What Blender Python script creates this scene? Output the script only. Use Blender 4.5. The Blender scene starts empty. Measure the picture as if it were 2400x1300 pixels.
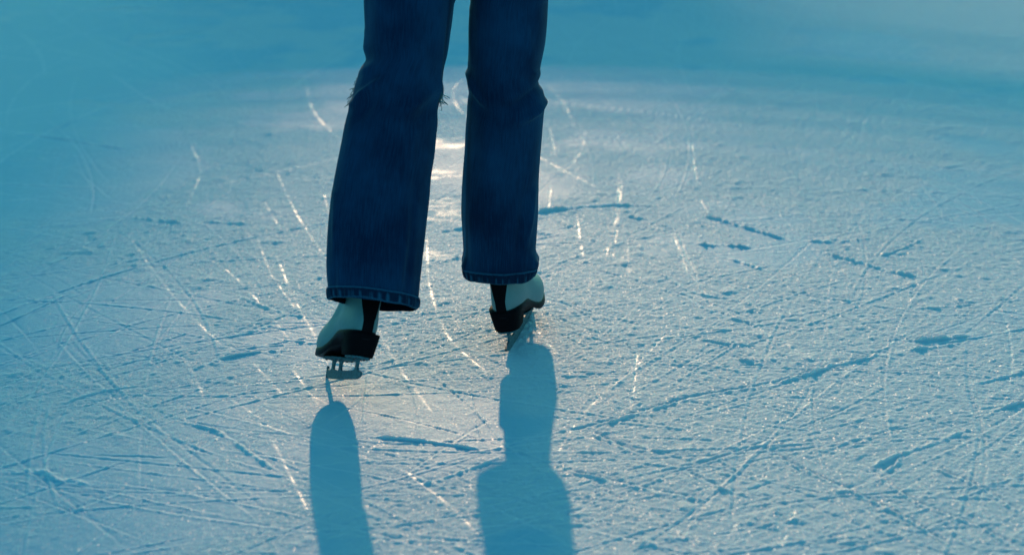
import bpy, bmesh, math, random
import numpy as np
from mathutils import Vector, Matrix

random.seed(7)
SC = bpy.context.scene
COL = SC.collection
R = math.radians

# ------------------------------------------------------------------ camera facts (used to survey the site from the photo)
CAM_H, PITCH, F = 1.35, R(19.0), 70.0 / 36.0 * 2400
SUN_EL, SUN_AZ = R(11.8), R(-3.2)          # sun stands ahead of the photographer, a touch to the left


def P(px, py, d):
    """survey: the point seen at photo pixel (px,py) that stands d metres ahead of the photographer"""
    ang = PITCH + math.atan((py - 650) / F)
    z = CAM_H - d * math.tan(ang)
    Z = d * math.cos(PITCH) + (CAM_H - z) * math.sin(PITCH)
    return Vector(((px - 1200) / F * Z, d, z))


def G(px, py):
    """survey: a point of the ice"""
    d = CAM_H / math.tan(PITCH + math.atan((py - 650) / F))
    p = P(px, py, d)
    return (p.x, p.y)


# ------------------------------------------------------------------ helpers
def tag(o, label=None, cat=None, group=None, kind=None):
    for k, v in (('label', label), ('category', cat), ('group', group), ('kind', kind)):
        if v:
            o[k] = v
    return o


def empty(name, loc):
    o = bpy.data.objects.new(name, None)
    COL.objects.link(o)
    o.location = loc
    return o


def mesh_obj(name, verts, faces, mat, parent=None, smooth=True):
    me = bpy.data.meshes.new(name)
    me.from_pydata([tuple(v) for v in verts], [], faces)
    me.update()
    if smooth:
        me.polygons.foreach_set('use_smooth', [True] * len(me.polygons))
    o = bpy.data.objects.new(name, me)
    COL.objects.link(o)
    me.materials.append(mat)
    if parent:
        o.parent = parent
        o.matrix_parent_inverse = Matrix.Translation(-Vector(ROOTS.get(parent.name, (0, 0, 0))))
    return o


ROOTS = {}


def from_bm(name, bm, mat, parent=None, smooth=True, bevel=0):
    bmesh.ops.recalc_face_normals(bm, faces=bm.faces)
    me = bpy.data.meshes.new(name)
    bm.to_mesh(me)
    bm.free()
    if smooth:
        me.polygons.foreach_set('use_smooth', [True] * len(me.polygons))
    o = bpy.data.objects.new(name, me)
    COL.objects.link(o)
    me.materials.append(mat)
    if bevel:
        b = o.modifiers.new('bevel', 'BEVEL')
        b.width = bevel
        b.segments = 3
        b.limit_method = 'ANGLE'
        b.angle_limit = R(35)
    if parent:
        o.parent = parent
        o.matrix_parent_inverse = Matrix.Translation(-Vector(ROOTS.get(parent.name, (0, 0, 0))))
    return o


def lerp_table(t, xs, ys):
    return float(np.interp(t, xs, ys))


def smooth_table(xs, ys, n):
    """n samples through the control points, Catmull-Rom style"""
    xs, ys = np.array(xs, float), np.array(ys, float)
    m = np.gradient(ys, xs)
    q = np.linspace(xs[0], xs[-1], n)
    i = np.clip(np.searchsorted(xs, q) - 1, 0, len(xs) - 2)
    h = xs[i + 1] - xs[i]
    t = (q - xs[i]) / h
    return (2*t**3-3*t**2+1)*ys[i] + (t**3-2*t**2+t)*h*m[i] + (-2*t**3+3*t**2)*ys[i+1] + (t**3-t**2)*h*m[i+1]


# ------------------------------------------------------------------ noise in numpy
def _hash(i, j, seed):
    h = (i.astype(np.uint32) * np.uint32(374761393) + j.astype(np.uint32) * np.uint32(668265263)
         + np.uint32(seed * 2246822519 % 4294967296))
    h = (h ^ (h >> np.uint32(13))) * np.uint32(1274126177)
    h = h ^ (h >> np.uint32(16))
    return (h & np.uint32(0xFFFFFF)).astype(np.float32) / np.float32(0xFFFFFF)


def vn(X, Y, sx, sy=None, seed=1):
    sy = sy or sx
    a = 0.7 + seed * 0.37
    ca, sa = math.cos(a), math.sin(a)
    if sx == sy:                      # turned lattice so that no grid shows
        U, V = (X * ca - Y * sa) / sx, (X * sa + Y * ca) / sx
    else:
        U, V = X / sx, Y / sy
    i, j = np.floor(U), np.floor(V)
    fu, fv = (U - i).astype(np.float32), (V - j).astype(np.float32)
    i, j = i.astype(np.int64) + 100000, j.astype(np.int64) + 100000
    fu, fv = fu*fu*fu*(fu*(fu*6-15)+10), fv*fv*fv*(fv*(fv*6-15)+10)
    a0 = _hash(i, j, seed) * (1-fu) + _hash(i+1, j, seed) * fu
    a1 = _hash(i, j+1, seed) * (1-fu) + _hash(i+1, j+1, seed) * fu
    return a0 * (1-fv) + a1 * fv


def sstep(a, b, x):
    t = np.clip((x - a) / (b - a), 0, 1)
    return t * t * (3 - 2 * t)


# ------------------------------------------------------------------ materials
def new_mat(name):
    m = bpy.data.materials.new(name)
    m.use_nodes = True
    nt = m.node_tree
    b = nt.nodes['Principled BSDF']
    return m, nt, b


def node(nt, kind, **kw):
    n = nt.nodes.new(kind)
    for k, v in kw.items():
        setattr(n, k, v)
    return n


def mat_ice():
    m, nt, b = new_mat('scraped_ice')
    L = nt.links.new
    sn = node(nt, 'ShaderNodeAttribute', attribute_name='snow')
    po = node(nt, 'ShaderNodeAttribute', attribute_name='polish')
    tc = node(nt, 'ShaderNodeTexCoord')
    # colour: bare ice is bluer than the scraped snow on it
    c = node(nt, 'ShaderNodeMix', data_type='RGBA')
    c.inputs[6].default_value = ICE_COL
    c.inputs[7].default_value = SNOW_COL
    L(sn.outputs['Fac'], c.inputs[0])
    du = node(nt, 'ShaderNodeAttribute', attribute_name='dust')
    dm = node(nt, 'ShaderNodeMath', operation='MULTIPLY')
    L(du.outputs['Fac'], dm.inputs[0])
    dm.inputs[1].default_value = 0.62
    c2 = node(nt, 'ShaderNodeMix', data_type='RGBA')
    L(dm.outputs[0], c2.inputs[0])
    L(c.outputs[2], c2.inputs[6])
    c2.inputs[7].default_value = (.78, .85, .88, 1)
    L(c2.outputs[2], b.inputs['Base Color'])
    # roughness
    r = node(nt, 'ShaderNodeMapRange')
    r.inputs['To Min'].default_value = 0.60
    r.inputs['To Max'].default_value = 0.72
    L(sn.outputs['Fac'], r.inputs['Value'])
    r2 = node(nt, 'ShaderNodeMix', data_type='FLOAT')
    L(po.outputs['Fac'], r2.inputs[0])
    L(r.outputs[0], r2.inputs[2])
    r2.inputs[3].default_value = 0.16
    L(r2.outputs[0], b.inputs['Roughness'])
    sp = node(nt, 'ShaderNodeMapRange')
    sp.inputs['To Min'].default_value = SPEC
    sp.inputs['To Max'].default_value = 0.6
    L(po.outputs['Fac'], sp.inputs['Value'])
    L(sp.outputs[0], b.inputs['Specular IOR Level'])
    b.inputs['IOR'].default_value = 1.31
    b.inputs['Subsurface Weight'].default_value = 0.4
    b.inputs['Subsurface Radius'].default_value = (1.0, .7, .5)
    b.inputs['Subsurface Scale'].default_value = 0.02
    # fine grain
    n1 = node(nt, 'ShaderNodeTexNoise')
    n1.inputs['Scale'].default_value = 300
    n1.inputs['Detail'].default_value = 3
    L(tc.outputs['Object'], n1.inputs['Vector'])
    bp = node(nt, 'ShaderNodeBump')
    bs_ = node(nt, 'ShaderNodeMapRange')
    bs_.inputs['To Min'].default_value = 0.22
    bs_.inputs['To Max'].default_value = 0.6
    L(sn.outputs['Fac'], bs_.inputs['Value'])
    L(bs_.outputs[0], bp.inputs['Strength'])
    bp.inputs['Distance'].default_value = 0.0025
    L(n1.outputs['Fac'], bp.inputs['Height'])
    L(bp.outputs[0], b.inputs['Normal'])
    # crystal facets: every grain has its own tilt and a clear face
    vo = node(nt, 'ShaderNodeTexVoronoi')
    vo.inputs['Scale'].default_value = 420
    L(tc.outputs['Object'], vo.inputs['Vector'])
    s1 = node(nt, 'ShaderNodeVectorMath', operation='SUBTRACT')
    s1.inputs[1].default_value = (.5, .5, .5)
    L(vo.outputs['Color'], s1.inputs[0])
    s2 = node(nt, 'ShaderNodeVectorMath', operation='MULTIPLY')
    s2.inputs[1].default_value = (1.3, 1.3, .4)
    L(s1.outputs[0], s2.inputs[0])
    ge = node(nt, 'ShaderNodeNewGeometry')
    s3 = node(nt, 'ShaderNodeVectorMath', operation='ADD')
    L(ge.outputs['Normal'], s3.inputs[0])
    L(s2.outputs[0], s3.inputs[1])
    s4 = node(nt, 'ShaderNodeVectorMath', operation='NORMALIZE')
    L(s3.outputs[0], s4.inputs[0])
    gl = node(nt, 'ShaderNodeBsdfGlossy')
    gl.inputs['Roughness'].default_value = 0.30
    gl.inputs['Color'].default_value = (1, 1, 1, 1)
    L(s4.outputs[0], gl.inputs['Normal'])
    # only some grains show a clear face
    th = node(nt, 'ShaderNodeMath', operation='GREATER_THAN')
    sepc = node(nt, 'ShaderNodeSeparateColor')
    L(vo.outputs['Color'], sepc.inputs[0])
    L(sepc.outputs[2], th.inputs[0])
    th.inputs[1].default_value = 0.55
    fr = node(nt, 'ShaderNodeMath', operation='MULTIPLY')
    L(th.outputs[0], fr.inputs[0])
    fr.inputs[1].default_value = SPARK
    mx = node(nt, 'ShaderNodeMixShader')
    L(fr.outputs[0], mx.inputs[0])
    L(b.outputs[0], mx.inputs[1])
    L(gl.outputs[0], mx.inputs[2])
    L(mx.outputs[0], nt.nodes['Material Output'].inputs['Surface'])
    return m


def mat_denim(name, dark, light, worn=0.0):
    m, nt, b = new_mat(name)
    L = nt.links.new
    tc = node(nt, 'ShaderNodeTexCoord')
    mp = node(nt, 'ShaderNodeMapping')
    mp.inputs['Scale'].default_value = (620, 26, 1)
    cl = node(nt, 'ShaderNodeAttribute', attribute_name='cloth')
    we = node(nt, 'ShaderNodeAttribute', attribute_name='wear')
    L(cl.outputs['Vector'], mp.inputs['Vector'])
    n1 = node(nt, 'ShaderNodeTexNoise')
    n1.inputs['Scale'].default_value = 1.0
    n1.inputs['Detail'].default_value = 5
    n1.inputs['Roughness'].default_value = .7
    n1.inputs['Distortion'].default_value = .6
    L(mp.outputs[0], n1.inputs['Vector'])
    n2 = node(nt, 'ShaderNodeTexNoise')
    n2.inputs['Scale'].default_value = 11
    n2.inputs['Detail'].default_value = 3
    L(tc.outputs['Object'], n2.inputs['Vector'])
    a = node(nt, 'ShaderNodeMath', operation='MULTIPLY_ADD')
    L(n2.outputs['Fac'], a.inputs[0])
    a.inputs[1].default_value = 0.9
    a.inputs[2].default_value = -0.45
    s = node(nt, 'ShaderNodeMath', operation='ADD')
    L(n1.outputs['Fac'], s.inputs[0])
    L(a.outputs[0], s.inputs[1])
    s0 = s
    s = node(nt, 'ShaderNodeMath', operation='ADD')
    L(s0.outputs[0], s.inputs[0])
    L(we.outputs['Fac'], s.inputs[1])
    cr = node(nt, 'ShaderNodeValToRGB')
    cr.color_ramp.elements[0].position = 0.30
    cr.color_ramp.elements[0].color = (*dark, 1)
    cr.color_ramp.elements[1].position = 0.76
    cr.color_ramp.elements[1].color = (*light, 1)
    L(s.outputs[0], cr.inputs[0])
    L(cr.outputs[0], b.inputs['Base Color'])
    b.inputs['Roughness'].default_value = 0.9
    b.inputs['Specular IOR Level'].default_value = 0.1
    b.inputs['Sheen Weight'].default_value = 0.2
    b.inputs['Sheen Roughness'].default_value = 0.4
    b.inputs['Sheen Tint'].default_value = (0.25, 0.6, 0.8, 1)
    # diagonal twill
    w = node(nt, 'ShaderNodeTexWave', wave_type='BANDS', bands_direction='DIAGONAL')
    w.inputs['Scale'].default_value = 170
    w.inputs['Distortion'].default_value = 2.0
    L(cl.outputs['Vector'], w.inputs['Vector'])
    ad = node(nt, 'ShaderNodeMath', operation='ADD')
    L(w.outputs['Fac'], ad.inputs[0])
    L(n1.outputs['Fac'], ad.inputs[1])
    bp = node(nt, 'ShaderNodeBump')
    bp.inputs['Strength'].default_value = 0.35
    bp.inputs['Distance'].default_value = 0.001
    L(ad.outputs[0], bp.inputs['Height'])
    L(bp.outputs[0], b.inputs['Normal'])
    return m


def mat_plain(name, col, rough=0.5, spec=0.5, metal=0.0, var=0.15, scale=60, bump=0.1, coat=0.0):
    m, nt, b = new_mat(name)
    L = nt.links.new
    tc = node(nt, 'ShaderNodeTexCoord')
    n = node(nt, 'ShaderNodeTexNoise')
    n.inputs['Scale'].default_value = scale
    n.inputs['Detail'].default_value = 5
    L(tc.outputs['Object'], n.inputs['Vector'])
    mr = node(nt, 'ShaderNodeMapRange')
    mr.inputs['From Min'].default_value = .3
    mr.inputs['From Max'].default_value = .7
    mr.inputs['To Min'].default_value = 1 - var
    mr.inputs['To Max'].default_value = 1 + var
    L(n.outputs['Fac'], mr.inputs['Value'])
    mu = node(nt, 'ShaderNodeVectorMath', operation='SCALE')
    mu.inputs[0].default_value = col
    L(mr.outputs[0], mu.inputs['Scale'])
    L(mu.outputs[0], b.inputs['Base Color'])
    b.inputs['Roughness'].default_value = rough
    b.inputs['Specular IOR Level'].default_value = spec
    b.inputs['Metallic'].default_value = metal
    b.inputs['Coat Weight'].default_value = coat
    if bump:
        bp = node(nt, 'ShaderNodeBump')
        bp.inputs['Strength'].default_value = bump
        bp.inputs['Distance'].default_value = 0.001
        L(n.outputs['Fac'], bp.inputs['Height'])
        L(bp.outputs[0], b.inputs['Normal'])
    return m


ICE_COL = (0.30, 0.56, 0.69, 1)
SNOW_COL = (0.53, 0.66, 0.72, 1)
SPEC = 0.16
SPARK = 0.014
M_ICE = mat_ice()
M_DENIM = mat_denim('indigo_denim', (0.0022, 0.0155, 0.051), (0.0055, 0.051, 0.127))
M_HEM = mat_denim('worn_hem_denim', (0.003, 0.016, 0.045), (0.018, 0.085, 0.16))
M_INNER_SHADE = mat_plain('shade_inside_denim', (0.002, 0.005, 0.012), .95, .03, var=.2)  # near-black stands in for shade inside the trouser legs; real cloth is lighter
M_THREAD = mat_plain('loose_cotton_thread', (0.08, 0.19, 0.21), .9, .1, var=.2)
M_WHITE = mat_plain('white_boot_leather', (0.13, 0.215, 0.235), .42, .4, var=.05, scale=90, bump=.06)
M_BLACK = mat_plain('black_leather', (0.0045, 0.003, 0.005), .7, .05, var=.2, scale=80, bump=.08)
M_SOLE = mat_plain('black_lacquered_sole', (0.0045, 0.0035, 0.007), .5, .10, var=.2, scale=50, bump=.05)
M_STEEL = mat_plain('frosted_steel', (0.06, 0.125, 0.16), .6, .3, metal=.25, var=.6, scale=260, bump=.25)
M_SKIN = mat_plain('skin', (0.45, 0.30, 0.24), .5, .4, var=.06)
M_COAT = mat_plain('wool_jacket', (0.03, 0.05, 0.09), .9, .1, var=.2)
M_HAIR = mat_plain('brown_hair', (0.05, 0.03, 0.02), .5, .4, var=.3)
M_BOARD = mat_plain('white_rink_panel', (0.55, 0.62, 0.66), .4, .4, var=.06, scale=8)
M_RAIL = mat_plain('blue_rail', (0.05, 0.18, 0.35), .4, .4, var=.08)
M_WALL = mat_plain('grey_render', (.30, .30, .30), .9, .1, var=.1, scale=3)
M_GLASS = mat_plain('dark_glass', (.02, .03, .04), .1, .5, var=.05)
M_KICK = mat_plain('yellow_kick_plate', (0.6, 0.45, 0.08), .45, .4, var=.08)

# ------------------------------------------------------------------ ice
def axis(lo, hi, fine, c0, c1, grow_lo, grow_hi, far_lo, far_hi):
    """coordinates: spacing `fine` inside [c0,c1], growing to the dense limits, then coarse to the horizon"""
    a = [c0]
    while a[-1] < c1:
        a.append(a[-1] + fine)
    s = fine
    while a[-1] < hi:
        s = min(s * grow_hi, .013)
        a.append(a[-1] + s)
    while a[-1] < far_hi:
        s *= 1.35
        a.append(a[-1] + s)
    b = [c0]
    s = fine
    while b[-1] > lo:
        s = min(s * grow_lo, .013)
        b.append(b[-1] - s)
    while b[-1] > far_lo:
        s *= 1.35
        b.append(b[-1] - s)
    return np.array(b[:0:-1] + a, dtype=np.float64)


gx = axis(-1.95, 1.95, .0024, -1.0, 1.0, 1.01, 1.01, -300, 300)
gy = axis(2.40, 7.20, .0030, 2.5, 3.6, 1.01, 1.004, -300, 900)
NX, NY = len(gx), len(gy)
X, Y = np.meshgrid(gx, gy)            # [iy, ix]
HZ = np.zeros_like(X)
POL = np.zeros(X.shape, np.float32)
RID = np.zeros(X.shape, np.float32)
print('ice grid', NX, NY, NX * NY)


def stroke(pts, w, depth=0.0, ridge=0.0, side=1, rough=.5, polish=0.0, dash=0.0, seed=0, taper=True, world=False):
    """one skate mark: a groove with a crest of thrown-up snow on one side"""
    pts = [p if world else G(*p) for p in pts]
    pts = np.array(pts, float)
    # resample as a smooth curve
    seg = np.r_[0, np.cumsum(np.hypot(*np.diff(pts, axis=0).T))]
    n = max(6, int(seg[-1] / .03))
    if len(pts) > 2:
        q = np.linspace(0, seg[-1], n)
        cx = smooth_table(seg, pts[:, 0], n)
        cy = smooth_table(seg, pts[:, 1], n)
    else:
        t = np.linspace(0, 1, n)
        cx = pts[0, 0] + (pts[1, 0] - pts[0, 0]) * t
        cy = pts[0, 1] + (pts[1, 1] - pts[0, 1]) * t
    ss = np.r_[0, np.cumsum(np.hypot(np.diff(cx), np.diff(cy)))]
    total = ss[-1]
    m = 4.5 * w
    ix0, ix1 = np.searchsorted(gx, cx.min() - m), np.searchsorted(gx, cx.max() + m)
    iy0, iy1 = np.searchsorted(gy, cy.min() - m), np.searchsorted(gy, cy.max() + m)
    if ix1 - ix0 < 2 or iy1 - iy0 < 2:
        return
    D = np.full((iy1 - iy0, ix1 - ix0), 9.0)
    S = np.zeros_like(D)
    for k in range(n - 1):
        ax, ay, bx, by = cx[k], cy[k], cx[k+1], cy[k+1]
        jx0 = np.searchsorted(gx, min(ax, bx) - m); jx1 = np.searchsorted(gx, max(ax, bx) + m)
        jy0 = np.searchsorted(gy, min(ay, by) - m); jy1 = np.searchsorted(gy, max(ay, by) + m)
        if jx1 <= jx0 or jy1 <= jy0:
            continue
        xs, ys = X[jy0:jy1, jx0:jx1], Y[jy0:jy1, jx0:jx1]
        vx, vy = bx - ax, by - ay
        ll = math.hypot(vx, vy) + 1e-9
        t = ((xs - ax) * vx + (ys - ay) * vy) / ll / ll
        sd = ((xs - ax) * vy - (ys - ay) * vx) / ll
        tc = np.clip(t, 0, 1)
        d = np.hypot(xs - ax - tc * vx, ys - ay - tc * vy) * np.where(sd < 0, -1, 1)
        sub = (slice(jy0 - iy0, jy1 - iy0), slice(jx0 - ix0, jx1 - ix0))
        better = np.abs(d) < np.abs(D[sub])
        D[sub] = np.where(better, d, D[sub])
        S[sub] = np.where(better, ss[k] + tc * ll, S[sub])
    sl = (slice(iy0, iy1), slice(ix0, ix1))
    env = np.clip(np.minimum(S, total - S) / max(.15 * total, .03) + .12, 0, 1) if taper else 1.0
    if dash:
        env = env * (1 - dash + dash * sstep(.46, .70, .6 * vn(S, S * 0 + seed * 3.1, .016, .5, seed=seed % 50 + 3) + .4 * vn(S, S * 0 + seed * 1.7, .12, .5, seed=seed % 50 + 8)))
    wob = 1 + rough * (1.5 * (vn(X[sl], Y[sl], .016, seed=seed % 40 + 5) - .5) + 1.5 * (vn(X[sl], Y[sl], .0065, seed=seed % 40 + 6) - .5))
    wob2 = 1 + rough * 1.4 * (vn(S, S * 0 + seed, .06, .5, seed=seed % 30 + 9) - .5)
    wo = .5 * w * (vn(S, S * 0 + seed, .09, .5, seed=seed % 30 + 2) - .5)
    d = D + wo + rough * .9 * w * (vn(X[sl], Y[sl], .011, seed=seed % 40 + 7) - .5)
    g = np.exp(-(d / w) ** 2)
    crest = np.exp(-((d - side * 1.5 * w) / (.95 * w)) ** 2)
    if depth == 0:
        crest = np.exp(-(d / w) ** 2)
    HZ[sl] += env * (-depth * g + ridge * crest * np.clip(wob * wob2, .1, 1.9))
    if polish:
        POL[sl] = np.maximum(POL[sl], polish * env * np.exp(-(d / (1.1 * w)) ** 2))
    if ridge:
        RID[sl] = np.maximum(RID[sl], env * crest * min(1, ridge / .0016))


NEAR = (Y > 2.2) & (Y < 8) & (np.abs(X) < 2.3)
fall = sstep(2.2, 1.9, np.abs(X)) * sstep(7.6, 7.1, Y) * sstep(2.25, 2.4, Y)

# where scraped snow lies: broad patches, more of it to the right and around the skater
patch = .55 * vn(X, Y, .42, seed=3) + .30 * vn(X, Y, .17, seed=4) + .15 * vn(X, Y, .07, seed=5)
lean = np.clip(.5 + .22 * X, .25, .8)
SNOW = sstep(.40, .60, patch + (lean - .5) * .45 + .04)

gran = ((vn(X, Y, .0058, seed=11) - .5) * .0014 + (vn(X, Y, .011, seed=12) - .5) * .0009
        + (vn(X, Y, .026, seed=13) - .5) * .0007)
lump = vn(X, Y, .040, seed=14) * .6 + vn(X, Y, .018, seed=15) * .4
clump = np.clip(lump - .68, 0, 1) * .009 * (.4 + 1.2 * vn(X, Y, .2, seed=16))
crumb = np.clip(vn(X, Y, .013, seed=17) - .86, 0, 1) * .010
HZ += fall * (gran * (.3 + .7 * SNOW) + (clump + crumb) * (.2 + .8 * SNOW)
              + (vn(X, Y, .5, seed=18) - .5) * .004)

# --- the marks the photograph shows (photo pixels surveyed onto the ice)
marks = [
    # pts, half width m, depth, ridge
    ([(0, 308), (180, 335), (330, 358)], .007, .002, .004),
    ([(480, 378), (640, 400), (780, 418)], .007, .002, .005),
    ([(660, 456), (770, 458)], .007, .001, .005),
    ([(0, 471), (95, 465)], .006, .001, .004),
    ([(0, 545), (200, 512), (300, 505)], .005, .001, .003),
    ([(300, 506), (350, 511), (400, 516), (440, 521)], .007, .001, .007),
    ([(470, 521), (530, 523), (585, 526)], .006, .001, .006),
    ([(0, 581), (150, 578), (300, 570), (420, 560), (600, 553), (720, 552)], .005, .0015, .003),
    ([(240, 606), (330, 610), (450, 636)], .005, .001, .003),
    ([(1000, 549), (1080, 540), (1150, 521), (1260, 500), (1350, 490), (1450, 484), (1530, 486)], .011, .003, .011),
    ([(1310, 1016), (1400, 991), (1490, 965), (1650, 922), (1780, 901), (1960, 850), (2130, 813)], .007, .003, .008),
    ([(1640, 500), (1700, 517), (1780, 540), (1850, 562)], .008, .001, .008),
    ([(1615, 569), (1660, 575), (1735, 577), (1757, 582)], .007, 0, .012),
    ([(1920, 585), (2000, 605), (2080, 628)], .009, .001, .011),
    ([(2085, 632), (2130, 638), (2165, 647)], .009, .001, .010),
    ([(1690, 606), (1740, 618), (1800, 638)], .007, .001, .007),
    ([(1930, 690), (1990, 700), (2025, 728)], .007, .001, .008),
    ([(1500, 655), (1600, 690), (1680, 730), (1790, 760)], .006, .001, .005),
    ([(1540, 640), (1640, 690), (1700, 700)], .006, .001, .005),
    ([(2120, 795), (2200, 791), (2285, 784)], .008, 0, .014),
    ([(2130, 818), (2180, 812), (2240, 803)], .009, 0, .015),
    ([(1780, 907), (1840, 888), (1900, 875)], .006, .001, .007),
    ([(1870, 882), (1960, 845), (2080, 820)], .006, .001, .008),
    ([(1690, 830), (1740, 838), (1800, 852)], .006, .001, .006),
    ([(1720, 985), (1900, 1010), (2000, 1020)], .004, .001, .003),
    ([(1385, 1010), (1430, 1030), (1495, 1062)], .006, .003, .006),
    ([(1785, 1040), (1850, 1080), (1900, 1105), (2000, 1150), (2100, 1200), (2250, 1290)], .005, .003, .006),
    ([(2050, 1100), (2110, 1068), (2200, 1040), (2290, 1002)], .007, .001, .008),
    ([(2000, 1110), (2070, 1100), (2110, 1064)], .006, .001, .006),
    ([(1600, 1100), (1690, 1140), (1735, 1155)], .006, .002, .006),
    ([(1735, 1155), (1780, 1140), (1835, 1120)], .005, .001, .005),
    ([(1330, 1100), (1550, 1150), (1670, 1172)], .006, .002, .006),
    ([(2180, 1090), (2290, 1135), (2400, 1205)], .005, .002, .006),
    ([(860, 1025), (960, 1030), (1060, 1045), (1130, 1056)], .006, .002, .008),
    ([(900, 1142), (990, 1130), (1080, 1102), (1170, 1066)], .006, .001, .006),
    ([(430, 985), (500, 1000), (580, 1050), (660, 1105)], .006, .001, .007),
    ([(220, 1066), (300, 1068), (400, 1072)], .004, .002, .003),
    ([(120, 1212), (200, 1182), (300, 1145)], .006, .001, .004),
    ([(440, 868), (540, 832), (620, 822), (700, 818)], .006, .001, .006),
    ([(540, 790), (590, 778), (640, 764)], .010, 0, .010),
    ([(640, 790), (720, 800), (760, 800)], .006, .001, .006),
    ([(580, 700), (660, 730), (740, 745)], .006, .001, .007),
    ([(2270, 906), (2330, 890), (2400, 874)], .006, .001, .007),
    ([(2330, 957), (2400, 935), (2480, 920)], .006, .001, .008),
    ([(2230, 250), (2330, 268), (2400, 262)], .008, .001, .004),
    ([(2030, 165), (2200, 210), (2390, 240)], .008, .001, .004),
    ([(1960, 385), (2060, 412)], .008, .001, .006),
    ([(2030, 1090), (2160, 1180), (2290, 1230), (2400, 1290)], .005, .002, .005),
    ([(1560, 870), (1720, 800), (1560, 905)], .004, .001, .003),
    ([(1100, 870), (1130, 1056)], .003, .001, .002),
    ([(260, 170), (400, 255), (560, 300)], .006, .001, .003),
    ([(1000, 870), (1100, 950), (1200, 1060), (1290, 1120)], .004, .001, .003),
    ([(1860, 560), (1960, 565), (2040, 556)], .006, .001, .006),
    ([(2050, 600), (2110, 580), (2160, 556)], .006, .001, .006),
    ([(1890, 700), (1930, 705)], .006, 0, .008),
    ([(1640, 790), (1700, 800), (1790, 806)], .005, .001, .005),
    ([(0, 878), (30, 880), (60, 872)], .010, 0, .006),
    ([(150, 950), (220, 925), (330, 905)], .006, .001, .005),
    ([(0, 1108), (80, 1102), (160, 1128), (240, 1136)], .012, 0, .008),
]
for k, (pts, w, dp, rg) in enumerate(marks):
    far_ = (G(*pts[0])[1] / 3.3) ** .5
    stroke(pts, w * .62, dp * .8, rg * .33 * far_, side=(1 if k % 3 else -1), rough=1.2, seed=100 + k)

# bright cuts: clean polished grooves that catch the sun
cuts = [
    [(650, 405), (690, 490), (740, 570), (765, 605)], [(605, 560), (635, 640), (690, 720)],
    [(530, 630), (610, 710), (675, 790)], [(425, 830), (460, 885), (485, 950)],
    [(545, 935), (605, 975)], [(1098, 275), (1072, 250), (1062, 225), (1072, 195), (1092, 182)],
    [(1078, 222), (1100, 245)], [(1285, 200), (1320, 240), (1345, 295)], [(1288, 295), (1302, 365)],
    [(1372, 308), (1352, 370), (1318, 405)], [(1262, 368), (1340, 410), (1402, 442)],
    [(1449, 405), (1447, 520), (1435, 605)], [(1456, 420), (1452, 470), (1420, 600)],
    [(1620, 340), (1632, 430)], [(1475, 865), (1400, 930), (1350, 990), (1308, 1055)],
    [(1830, 1285), (1862, 1200)], [(1668, 1130), (1612, 1215)], [(1000, 560), (1012, 690), (1060, 800), (1135, 865)],
    [(690, 868), (745, 945)], [(1578, 555), (1612, 640)], 
    [(1492, 830), (1480, 955)], [(595, 850), (665, 925)], [(720, 205), (735, 260), (800, 332)],
    [(760, 460), (790, 560)], [(1290, 440), (1286, 490)], [(620, 470), (660, 540)], [(730, 925), (770, 945)],
    [(870, 740), (930, 850), (1010, 960)], [(640, 1030), (690, 1130), (720, 1190)], [(300, 545), (345, 610), (430, 720), (520, 810)],
    [(1700, 195), (1730, 225)], [(1550, 180), (1570, 200)], [(960, 1110), (1060, 1190), (1120, 1250)],
    [(1560, 780), (1500, 845), (1440, 900)], [(1470, 560), (1475, 640)], [(1230, 740), (1310, 830)],
    [(1700, 1260), (1730, 1225)], [(1350, 500), (1365, 600)], [(450, 340), (470, 400), (440, 480)],
    [(650, 600), (690, 700), (740, 790)], [(690, 1020), (560, 970)], [(1640, 470), (1660, 500)],
]
for k, pts in enumerate(cuts):
    stroke(pts, .0024, .0009, .0006, side=1, rough=.6, polish=.70, dash=.72, seed=300 + k, taper=False)

# the many old faint skate lines all over the rink
rng = np.random.default_rng(5)
for k in range(900):
    x0, y0 = rng.uniform(-1.7, 1.7), 2.5 + 4.5 * rng.random() ** 1.3
    a = rng.normal(0, .75) if rng.random() < .55 else rng.uniform(0, math.pi)
    ln = rng.uniform(.25, 1.3)
    cv = rng.normal(0, .45)
    pts = []
    for q in np.linspace(0, 1, 7):
        pts.append((x0, y0))
        x0 += math.cos(a) * ln / 6
        y0 += math.sin(a) * ln / 6
        a += cv * ln / 6
    strong = rng.random() < .10
    stroke(pts, rng.uniform(.0020, .0034), rng.uniform(.0004, .0011), rng.uniform(.0004, .0011) * (1.7 if strong else 1),
           side=rng.choice((-1, 1)), rough=.7, polish=(.35 if rng.random() < .04 else 0), dash=.3, seed=600 + k, world=True)

# glassier patches, placed to strengthen the sun's glitter there
for px, py, rx, ry in ((1045, 335, .10, .07), (1030, 412, .06, .06), (1040, 495, .09, .12), (1020, 600, .04, .04)):
    cx_, cy_ = G(px, py)
    rr_ = ((X - cx_) / rx) ** 2 + ((Y - cy_) / ry) ** 2
    POL = np.maximum(POL, (.30 * sstep(1.1, .3, rr_ + 1.1 * (vn(X, Y, .03, .012, seed=77) - .4)) * sstep(.35, .6, vn(X, Y, .05, .014, seed=78))).astype(np.float32))
SNOW = np.clip(SNOW * (1 - .5 * POL), 0, 1)

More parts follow.
